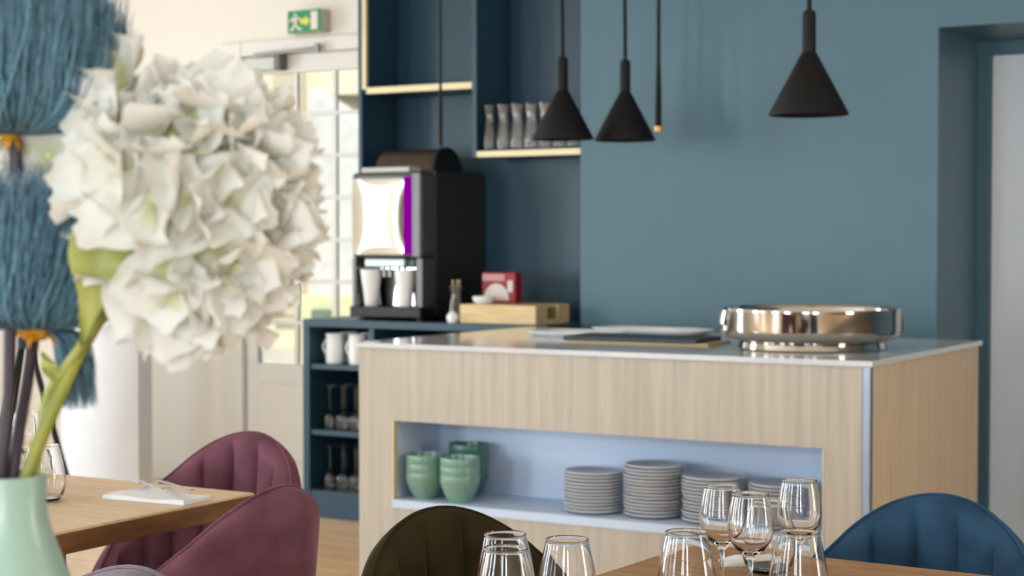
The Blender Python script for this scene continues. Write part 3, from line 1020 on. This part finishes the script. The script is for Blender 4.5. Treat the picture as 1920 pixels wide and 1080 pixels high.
# ------------------------------------------------------------------ chairs
def chair(label, x, y, rz, m, top=.82):
    """shell chair facing local -Y: horseshoe back sloping down into the arms, channels on the inside"""
    t = thing('shell_chair', label, 'chair', (x, y, 0), rz, 'velvet shell chairs')
    a_, b_, thk = .262, .262, .05
    N = 121
    TH = R(118)
    rows = []
    for i in range(N):
        th = -TH + 2 * TH * i / (N - 1)
        deg = abs(math.degrees(th))
        zt = top - .235 * (1 - math.cos(th)) - .02 * min(1, deg / 45) ** 2
        zb = .34 + .0 * deg
        # channel: seam every 19.7 degrees on the inner face
        ph = (deg / 19.7 + .5) % 1.0
        bulge = .019 * (math.sin(PI * ph) ** .45) - .008
        row = []
        def pt(rad, z):
            k = .86 + .14 * min(1, max(0, (z - .36) / .40)) ** .8
            return ((a_ * k - rad) * math.sin(th), (b_ * k - rad) * math.cos(th) * (1.0 if deg < 90 else 1.0), z)
        H = zt - zb
        for f in (0, .25, .5, .72, .88, .95):
            row.append(pt(0, zb + H * f))
        for q in range(1, 6):                          # rounded top roll
            an = PI * q / 6
            row.append(pt(thk / 2 * (1 - math.cos(an)), zt - .022 + .022 * math.sin(an)))
        for f in (.95, .88, .72, .5, .25, 0):
            bb = bulge * min(1, max(.0, (1 - f) * 9))
            row.append(pt(thk + bb, zb + H * f))
        rows.append(row)
    bm = bmnew()
    v = grid(bm, rows, wrap=True)
    bm.faces.new(v[0]); bm.faces.new(v[-1][::-1])
    obj('backrest', bm, m, t, smooth=True, local=True, angle=75)
    # piping line along the top edge
    pts = [Vector(r[8]) + Vector((0, 0, .001)) for r in rows[6:-6:2]]
    bm = bmnew()
    tube(bm, pts, .0035, 6)
    obj('piping', bm, m, t, smooth=True, local=True)
    bm = bmnew()
    prof = []
    for (s, z) in [(.0, .38), (.9, .38), (.97, .40), (1.0, .43), (.97, .465), (.9, .475), (.0, .48)]:
        prof.append((.205 * s, z))
    lathe(bm, prof, 40)
    for v_ in bm.verts:
        if v_.co.y < 0:
            v_.co.y *= 1.15
    obj('seat', bm, m, t, smooth=True, local=True)
    for sx in (-1, 1):
        for sy in (-1, 1):
            bm = bmnew()
            tube(bm, [(sx * .15, sy * .15, .385), (sx * .21, sy * .21, 0.0)], [.014, .009], 12)
            obj('leg', bm, BLACK_METAL, t, smooth=True, local=True)
    return t
chair('mauve velvet shell chair behind the light oak table, channelled inside showing', -2.50, 2.84, 0, V_PURPLE)
chair('mauve velvet shell chair with its smooth back turned, nearer the camera', -2.14, 2.42, R(-90), V_PURPLE)
chair('dark olive velvet shell chair at the left end of the glass table', -1.315, 2.262, R(65), V_OLIVE)
chair('petrol blue velvet shell chair at the far right of the glass table', -.85, 2.69, 0, V_BLUE)
chair('grey velvet shell chair, only its rim showing beside the vase', -1.60, 1.485, 0, V_GREY)

# ------------------------------------------------------------------ glasses, napkins and cutlery
def tumbler_bm():
    out = [(0, 0), (.026, 0), (.030, .002), (.0375, .016), (.0415, .034), (.0405, .052), (.0355, .08), (.0296, .1050), (.0290, .1075), (.0292, .1080), (.0294, .1090), (.0292, .1100), (.0286, .1105)]
    t = .0013
    inn = [(.0278, .1103), (.0273, .1092), (.0290 - t, .1072), (.0296 - t, .1050), (.0355 - t, .08), (.0405 - t, .052), (.0415 - t, .035), (.037 - t, .018), (.028, .008), (0, .007)]
    return lathe(bmnew(), out + inn, 64)
TB = [(-1.134, 1.917, 'clear tumbler nearest the camera at the left of the glass table'),
      (-1.190, 2.010, 'clear tumbler just behind the nearest one, before the olive chair'),
      (-1.096, 2.016, 'clear tumbler right of the two in front of the olive chair'),
      (-.981, 2.150, 'clear tumbler alone, left of the three stemmed glasses'),
      (-.846, 2.228, 'clear tumbler standing in front of the rightmost stemmed glass'),
      (-.986, 2.465, 'clear tumbler behind the stemmed glasses near the folded paper napkin'),
      (-2.49, 2.42, 'clear tumbler on the light oak table right of the vase neck')]
t0 = None
for x, y, lab in TB:
    if t0 is None:
        o = t0 = tag(obj('tumbler', tumbler_bm(), GLASS, None, smooth=True, angle=50), lab, 'glass', 'clear tumblers on the tables')
    else:
        o = t0.copy()
        C.objects.link(o)
        o['label'] = lab
    o.location = (x, y, .7503)
w0 = None
for x, y, lab in [(-.972, 2.253, 'stemmed wine glass, leftmost of the three in the foreground'),
                  (-.906, 2.200, 'stemmed wine glass, middle and lowest of the three in the foreground'),
                  (-.896, 2.362, 'stemmed wine glass, rightmost of the three in the foreground'),
                  (-2.62, 2.50, 'stemmed wine glass on the light oak table behind the flower stems')]:
    if w0 is None:
        o = w0 = tag(obj('wine_glass', lathe(bmnew(), wine_profile(.163, .0255, .0325, .09, .029), 64), GLASS, None, smooth=True, angle=50), lab, 'glass', 'stemmed wine glasses on the tables')
    else:
        o = w0.copy()
        C.objects.link(o)
        o['label'] = lab
    o.location = (x, y, .7503)

def napkin(label, x, y, rz, lx, ly, h=.008, curl=.014):
    bm = bmnew()
    n, m_ = 12, 8
    top, bot = [], []
    for j in range(m_ + 1):
        r1, r2 = [], []
        for i in range(n + 1):
            u, v = i / n - .5, j / m_ - .5
            zz = h + curl * max(0, math.sin(PI * (u + .5) * 1.3)) * (v + .5) * .7 + .0015 * math.sin(9 * u + 5 * v)
            r1.append((u * lx, v * ly, zz))
            r2.append((u * lx, v * ly, 0))
        top.append(r1)
        bot.append(r2)
    a = grid(bm, top)
    b = grid(bm, bot)
    ring = lambda g: g[0] + [r[-1] for r in g[1:]] + g[-1][-2::-1] + [r[0] for r in g[-2:0:-1]]
    ra, rb_ = ring(a), ring(b)
    for k in range(len(ra)):
        bm.faces.new((ra[k], rb_[k], rb_[(k + 1) % len(ra)], ra[(k + 1) % len(ra)]))
    o = obj('napkin', bm, NAPKIN, None, smooth=True)
    tag(o, label, 'napkin')
    o.location = (x, y, .7504)
    o.rotation_euler = (0, 0, rz)
    return o
napkin('folded white napkin under fork and knife at the light table edge', -2.315, 2.548, R(4), .20, .085)
napkin('small white napkin at the far edge of the light table', -2.80, 2.655, R(10), .12, .06)
napkin('folded white paper napkin behind the stemmed wine glasses', -1.040, 2.515, R(35), .085, .05, .004, .006)
def cutlery(kind, label, x, y, z, rz, tilt=0.0):
    t = thing(kind, label, kind, (x, y, z), rz)
    bm = bmnew()
    box(bm, -.10, .02, -.004, .004, 0, .0022, .0008)
    obj('handle', bm, SILVER, t, local=True)
    bm = bmnew()
    if kind == 'fork':
        box(bm, .02, .05, -.011, .011, 0, .0022, .0008)
        for k in range(4):
            yy = -.0105 + k * .006
            box(bm, .05, .095, yy, yy + .003, 0, .0022, .0006)
        obj('tines', bm, SILVER, t, local=True)
    else:
        poly = [(.02, -.005), (.09, -.006), (.11, .0), (.10, .006), (.02, .006)]
        a = [bm.verts.new((p, q, 0)) for p, q in poly]
        b = [bm.verts.new((p, q, .0018)) for p, q in poly]
        bm.faces.new(a[::-1]); bm.faces.new(b)
        for k in range(5):
            bm.faces.new((a[k], a[(k + 1) % 5], b[(k + 1) % 5], b[k]))
        obj('blade', bm, SILVER, t, local=True)
    t.rotation_euler = (0, tilt, rz)
    return t
cutlery('fork', 'steel fork lying across the left of the white napkin', -2.345, 2.555, .776, R(150), R(2))
cutlery('knife', 'steel knife lying across the right of the white napkin', -2.275, 2.560, .778, R(150), R(2))
cutlery('fork', 'steel fork on the glass table before the petrol blue chair', -.72, 2.36, .7504, R(75))
cutlery('knife', 'steel knife on the glass table behind the third tumbler', -1.135, 2.20, .7504, R(60))

# ------------------------------------------------------------------ vase of flowers (local x to the right, y away, z up)
VB = (-.977, .910, .7502)
VR = R(30.4)
vz = lambda z: z - VB[2]
vase = thing('vase', 'mint green ceramic bottle vase at the lower left', 'vase', VB, VR)
out = [(0, 0), (.060, 0), (.066, .004), (.082, .06), (.086, .11), (.080, .17), (.066, .215), (.050, .252), (.038, .283), (.031, .305), (.0295, .318), (.0300, .334), (.0300, .338)]
inn = [(.0255, .338), (.0250, .318), (.0265, .305), (.034, .283), (.046, .252), (.062, .215), (.076, .17), (.081, .11), (.076, .06), (.056, .008), (0, .007)]
obj('vase_body', lathe(bmnew(), out + inn, 72), MINT, vase, smooth=True, local=True, angle=70)

def tov(px, py, y=0.0):
    """helper for a bouquet point: 0.401 mm per unit at the vase's distance"""
    k = 1 + y / 1.28
    return Vector(((px - 960) * .000401254 * k + .38199, y, 1.265 - (py - 450) * .000401254 * k - VB[2]))

hyd = thing('hydrangea', 'large ivory white hydrangea head with a yellow green leaf', 'flower', VB, VR)
bm = bmnew()
tube(bm, spline([tov(330, 440, .012), tov(240, 520, .02), tov(160, 640, .02), tov(118, 725, .012), tov(84, 800, .006), tov(50, 890, 0), tov(30, 980, 0.0), tov(20, 1300, 0)], 32), .0056, 10)
obj('stem', bm, STEMG, hyd, smooth=True, local=True)
bm = bmnew()
tube(bm, spline([tov(158, 640, .004), tov(120, 690, .012), tov(88, 740, .014), tov(74, 810, .010), tov(66, 885, .004), tov(50, 960, .002), tov(30, 1250, 0)], 28), .0032, 9)
obj('stem', bm, LEAFG, hyd, smooth=True, local=True)
# petals: three ruffled shapes
def petal_mesh(seed, L, W):
    rnd = random.Random(seed)
    bm = bmnew()
    n, m_ = 9, 8
    rows = []
    p1, p2, p3 = rnd.random() * 6, rnd.random() * 6, rnd.random() * 6
    for j in range(n + 1):
        v = j / n
        wv = W * (math.sin(PI * min(1, .06 + .94 * v) ** .75) ** .62 if v < 1 else .0) * .5
        if v == 1:
            wv = W * .16
        row = []
        for i in range(m_ + 1):
            u = i / m_ * 2 - 1
            edge = max(abs(u), max(0, v - .3) / .7)
            zz = .30 * L * v * v - .14 * L * v + .10 * W * u * u + edge ** 2 * .085 * L * math.sin(3.6 * u + p1 + 3 * v) + edge ** 3 * .035 * L * math.sin(8 * u + p2 + 5 * v)
            yy = v * L * (1 - .10 * u * u * v) + .02 * L * edge * math.sin(9 * u + p3)
            row.append((u * wv, yy, zz))
        rows.append(row)
    grid(bm, rows)
    me = bpy.data.meshes.new('petal')
    bmesh.ops.recalc_face_normals(bm, faces=bm.faces[:])
    bm.to_mesh(me)
    bm.free()
    me.materials.append(PETAL)
    for p in me.polygons:
        p.use_smooth = True
    return me
PM = [petal_mesh(s, .049 * k, .060 * k) for s, k in ((1, 1), (2, 1.08), (3, .92), (4, 1.0), (5, 1.12))]
eye = lathe(bmnew(), [(0, -.002), (.0022, -.001), (.0026, .001), (.0016, .003), (0, .0035)], 8)
eme = bpy.data.meshes.new('floret')
eye.to_mesh(eme)
eye.free()
eme.materials.append(mat('pale_yellow_eye', (220, 222, 150), .6, var=.05))
HC = tov(368, 398, -.005)
HRad = (.062, .060, .080)
def floret(pos, nrm, spin, size, open_=22):
    f = bpy.data.objects.new('floret', eme)
    C.objects.link(f)
    f.parent = hyd
    q = nrm.to_track_quat('Z', 'Y').to_matrix().to_4x4()
    f.matrix_basis = Matrix.Translation(pos) @ q @ Matrix.Rotation(spin, 4, 'Z')
    for k in range(4):
        p = bpy.data.objects.new('petal', random.choice(PM))
        C.objects.link(p)
        p.parent = f
        s = size * random.uniform(.88, 1.1)
        p.matrix_basis = Matrix.Rotation(k * PI / 2 + random.uniform(-.16, .16), 4, 'Z') @ Matrix.Rotation(R(open_ + random.uniform(-14, 14)), 4, 'X') @ Matrix.Scale(s, 4)
NF = 68
ga = PI * (3 - math.sqrt(5))
for i in range(NF):
    zc = 1 - 2 * (i + .5) / NF
    rr = math.sqrt(1 - zc * zc)
    d = Vector((rr * math.cos(i * ga), rr * math.sin(i * ga), zc))
    d = (d + Vector((random.uniform(-.12, .12), random.uniform(-.12, .12), random.uniform(-.12, .12)))).normalized()
    if d.x < -.12 and -.72 < d.z < .12 and d.y < .5:      # open gap at the lower left, where the leaf shows
        continue
    if d.y > .50:
        continue
    pos = HC + Vector((d.x * HRad[0], d.y * HRad[1], d.z * HRad[2])) * random.uniform(.9, 1.06)
    floret(pos, d, random.random() * 6, random.uniform(.86, 1.08))
for (px, py, dy, d, s) in ((312, 528, -.052, (-.2, -.8, -.1), .80), (232, 158, -.01, (-.5, -.6, .55), .85), (205, 225, -.03, (-.6, -.7, .2), .85), (215, 330, -.05, (-.5, -.85, -.1), 1.0), (95, 292, .03, (-.2, -.9, .2), .8), (72, 300, .045, (.2, -.9, .0), .7), (335, 578, -.04, (-.2, -.8, -.4), .72)):
    floret(tov(px, py, dy), Vector(d).normalized(), random.random() * 6, s, 18)
obj('flower_core', lathe(bmnew(), [(0, -.080), (.035, -.06), (.056, 0), (.045, .06), (0, .085)], 24, HC.x, HC.y + .008, HC.z), mat('pale_green_core', (214, 218, 178), .8, var=.1), hyd, smooth=True, local=True)
# leaf
def leaf_obj(mid, widths, nrm, parent, m):
    mid = spline(mid, 24)
    n = len(mid)
    rows = []
    for i, p in enumerate(mid):
        t = i / (n - 1)
        k = t * (len(widths) - 1)
        a = min(int(k), len(widths) - 2)
        w = widths[a] + (widths[a + 1] - widths[a]) * (k - a)
        tg = (mid[min(i + 1, n - 1)] - mid[max(i - 1, 0)]).normalized()
        side = tg.cross(nrm).normalized()
        rows.append([p + side * (w * u) + nrm * (.25 * w * abs(u) ** 1.5 + .0025 * math.sin(11 * t + 3 * u)) for u in (-1, -.75, -.5, -.25, 0, .25, .5, .75, 1)])
    bm = bmnew()
    grid(bm, rows)
    r2 = [[q - nrm * .0008 for q in r] for r in rows]
    grid(bm, r2)
    return obj('leaf', bm, m, parent, smooth=True, local=True, angle=180)
leaf_obj([tov(310, 452, -.005), tov(240, 455, -.025), tov(188, 488, -.03), tov(172, 560, -.02), tov(152, 652, -.002)], [.014, .028, .034, .025, .014, .007, .0005], Vector((.1, -1, .15)).normalized(), hyd, LEAFG)
leaf_obj([tov(110, 725, .014), tov(92, 690, .006), tov(78, 660, .012)], [.002, .006, .001], Vector((.3, -1, .1)).normalized(), hyd, LEAFG)

def thistle(label, cal, lean, Rr, H, stem_pts, n, seed, droop, cs):
    rnd = random.Random(seed)
    t = thing('thistle_flower', label, 'flower', VB, VR)
    bm = bmnew()
    tube(bm, spline(stem_pts, 30), .0048, 9)
    for k in range(9):
        pass
    obj('stem', bm, STEMD, t, smooth=True, local=True)
    # calyx: flat cup with pointed bracts
    bm = bmnew()
    lathe(bm, [(r_ * cs, z_ * cs) for r_, z_ in [(0, -.008), (.008, -.007), (.016, -.001), (.017, .003), (0, .005)]], 20, cal.x, cal.y, cal.z)
    obj('calyx', bm, ORANGE, t, smooth=True, local=True)
    for k in range(7):
        a = k * 2 * PI / 7 + .3
        d = Vector((math.cos(a), math.sin(a), 0))
        s = Vector((-math.sin(a), math.cos(a), 0))
        rows = []
        for j in range(5):
            v = j / 4
            c = cal + d * (.013 + .013 * v) * cs + Vector((0, 0, -.001 - .010 * v * v))
            w = .0045 * (1 - v) ** .7 + .0003
            rows.append([c - s * w, c + Vector((0, 0, .0012)), c + s * w, c - Vector((0, 0, .0012))])
        bm = bmnew()
        grid(bm, rows, wrap=True)
        obj('bract', bm, ORANGE, t, smooth=True, local=True)
    bm = bmnew()
    for i in range(n):
        az = rnd.random() * 2 * PI
        u = math.sqrt(rnd.random())
        tuft = noise.noise(Vector((math.cos(az) * 2.2 + seed, math.sin(az) * 2.2, u * 2)))
        rr = Rr * u * (1 + .18 * tuft) * rnd.uniform(.88, 1.06)
        hh = H * (1.0 - .22 * u ** 3) * rnd.uniform(.72, 1.06)
        pts = []
        b0 = rnd.random() * .012
        sw = rnd.uniform(-.35, .35)
        jx, jy = rnd.uniform(-.010, .010), rnd.uniform(-.010, .010)
        for j in range(6):
            v = j / 5
            r_ = b0 + rr * (1 - (1 - v) ** 2.7)
            a = az + sw * v
            pts.append(cal + Vector((r_ * math.cos(a) + lean[0] * v * v + jx * v * v, r_ * math.sin(a) + lean[1] * v * v + jy * v * v, .002 + hh * v ** (1.0 + 1.5 * u * u))))
        tube(bm, pts, [.0006, .0007, .0007, .0006, .0005, .0002], 3, cap=False)
    for i in range(droop):
        az = rnd.uniform(-.9, 1.0)
        pts = []
        L = rnd.uniform(.03, .062)
        o_ = rnd.uniform(.008, .03)
        for j in range(5):
            v = j / 4
            pts.append(cal + Vector((.006 + math.cos(az) * (o_ * 1.2 * math.sin(v * PI * .5)) + .004 * v, math.sin(az) * o_ + .01, .006 * math.sin(v * PI) - L * v * v)))
        tube(bm, pts, [.0006, .0006, .0006, .0005, .0002], 3, cap=False)
    b = obj('bristles', bm, BRISTLE, t, smooth=True, local=True, kind='stuff', angle=180)
    return t
thistle('upper blue bristly thistle flower at the left edge, on a dark stem', tov(22, 258, .02), (.006, 0), .072, .125,
        [tov(30, 262, .02), tov(36, 420, .02), tov(20, 600, .012), tov(16, 740, .006), tov(4, 850, 0), tov(0, 960, 0), tov(4, 1250, 0)], 6500, 3, 0, .42)
thistle('lower blue bristly thistle flower above the vase, on a dark stem', tov(66, 622, .045), (.016, 0), .063, .124,
        [tov(64, 628, .045), tov(50, 720, .035), tov(36, 800, .018), tov(24, 880, .006), tov(18, 960, 0), tov(12, 1250, 0)], 5200, 9, 800, .95)

# ------------------------------------------------------------------ other things at the left
ps = thing('upright_screen', 'white upright screen with rounded corners standing before the cream wall', 'screen', (-6.10, 6.35, 0), R(0))
bm = bmnew()
hw, hh_, rad, dep = .262, 1.03, .10, .10
ol = []
for (cx, cz, a0) in ((hw - rad, hh_ - rad, 0), (-hw + rad, hh_ - rad, 90)):
    for k in range(9):
        a = R(a0 + 90 * k / 8)
        ol.append((cx + rad * math.cos(a), cz + rad * math.sin(a)))
ol += [(-hw, .02), (hw, .02)]
fa = [bm.verts.new((x, -dep / 2 - .10 * (1 - (x / hw) ** 2), z)) for x, z in ol]
ba = [bm.verts.new((x, dep / 2, z)) for x, z in ol]
bm.faces.new(ba)
n = len(ol)
for k in range(n):
    bm.faces.new((fa[k], ba[k], ba[(k + 1) % n], fa[(k + 1) % n]))
# curved front in vertical strips
xs = sorted({round(p[0], 5) for p in ol})
def topz(x):
    ax = abs(x)
    return hh_ if ax <= hw - rad else hh_ - rad + math.sqrt(max(0, rad * rad - (ax - hw + rad) ** 2))
S = [-hw + 2 * hw * k / 30 for k in range(31)]
rows = [[(x, -dep / 2 - .10 * (1 - (x / hw) ** 2), .02 + (topz(x) - .02) * j / 6) for x in S] for j in range(7)]
grid(bm, rows)
obj('screen_panel', bm, mat('white_screen_cloth', (228, 230, 236), .7, var=.02), ps, smooth=True, local=True, angle=50)
bx('base_foot', SILVER, ps, -.18, .18, -.12, .05, 0, .02, .004, local=True)

tp = thing('tripod_stand', 'black slanted tripod stand half hidden behind the flower stems', 'stand', (-5.50, 5.24, 0))
apex = Vector((-5.50, 5.24, .83))
for k, (dx, dy) in enumerate(((.21, .12), (-.24, .06), (-.08, -.22))):
    bm = bmnew()
    tube(bm, [apex + Vector((dx * .06, dy * .06, 0)), Vector((apex.x + dx, apex.y + dy, 0.0))], [.0135, .0135], 10)
    obj('leg', bm, BLACK_METAL, tp, smooth=True)
obj('hub', lathe(bmnew(), [(0, 0), (.035, 0), (.035, .05), (.012, .06), (.012, .14), (0, .14)], 16, apex.x, apex.y, apex.z - .03), BLACK_METAL, tp, smooth=True)
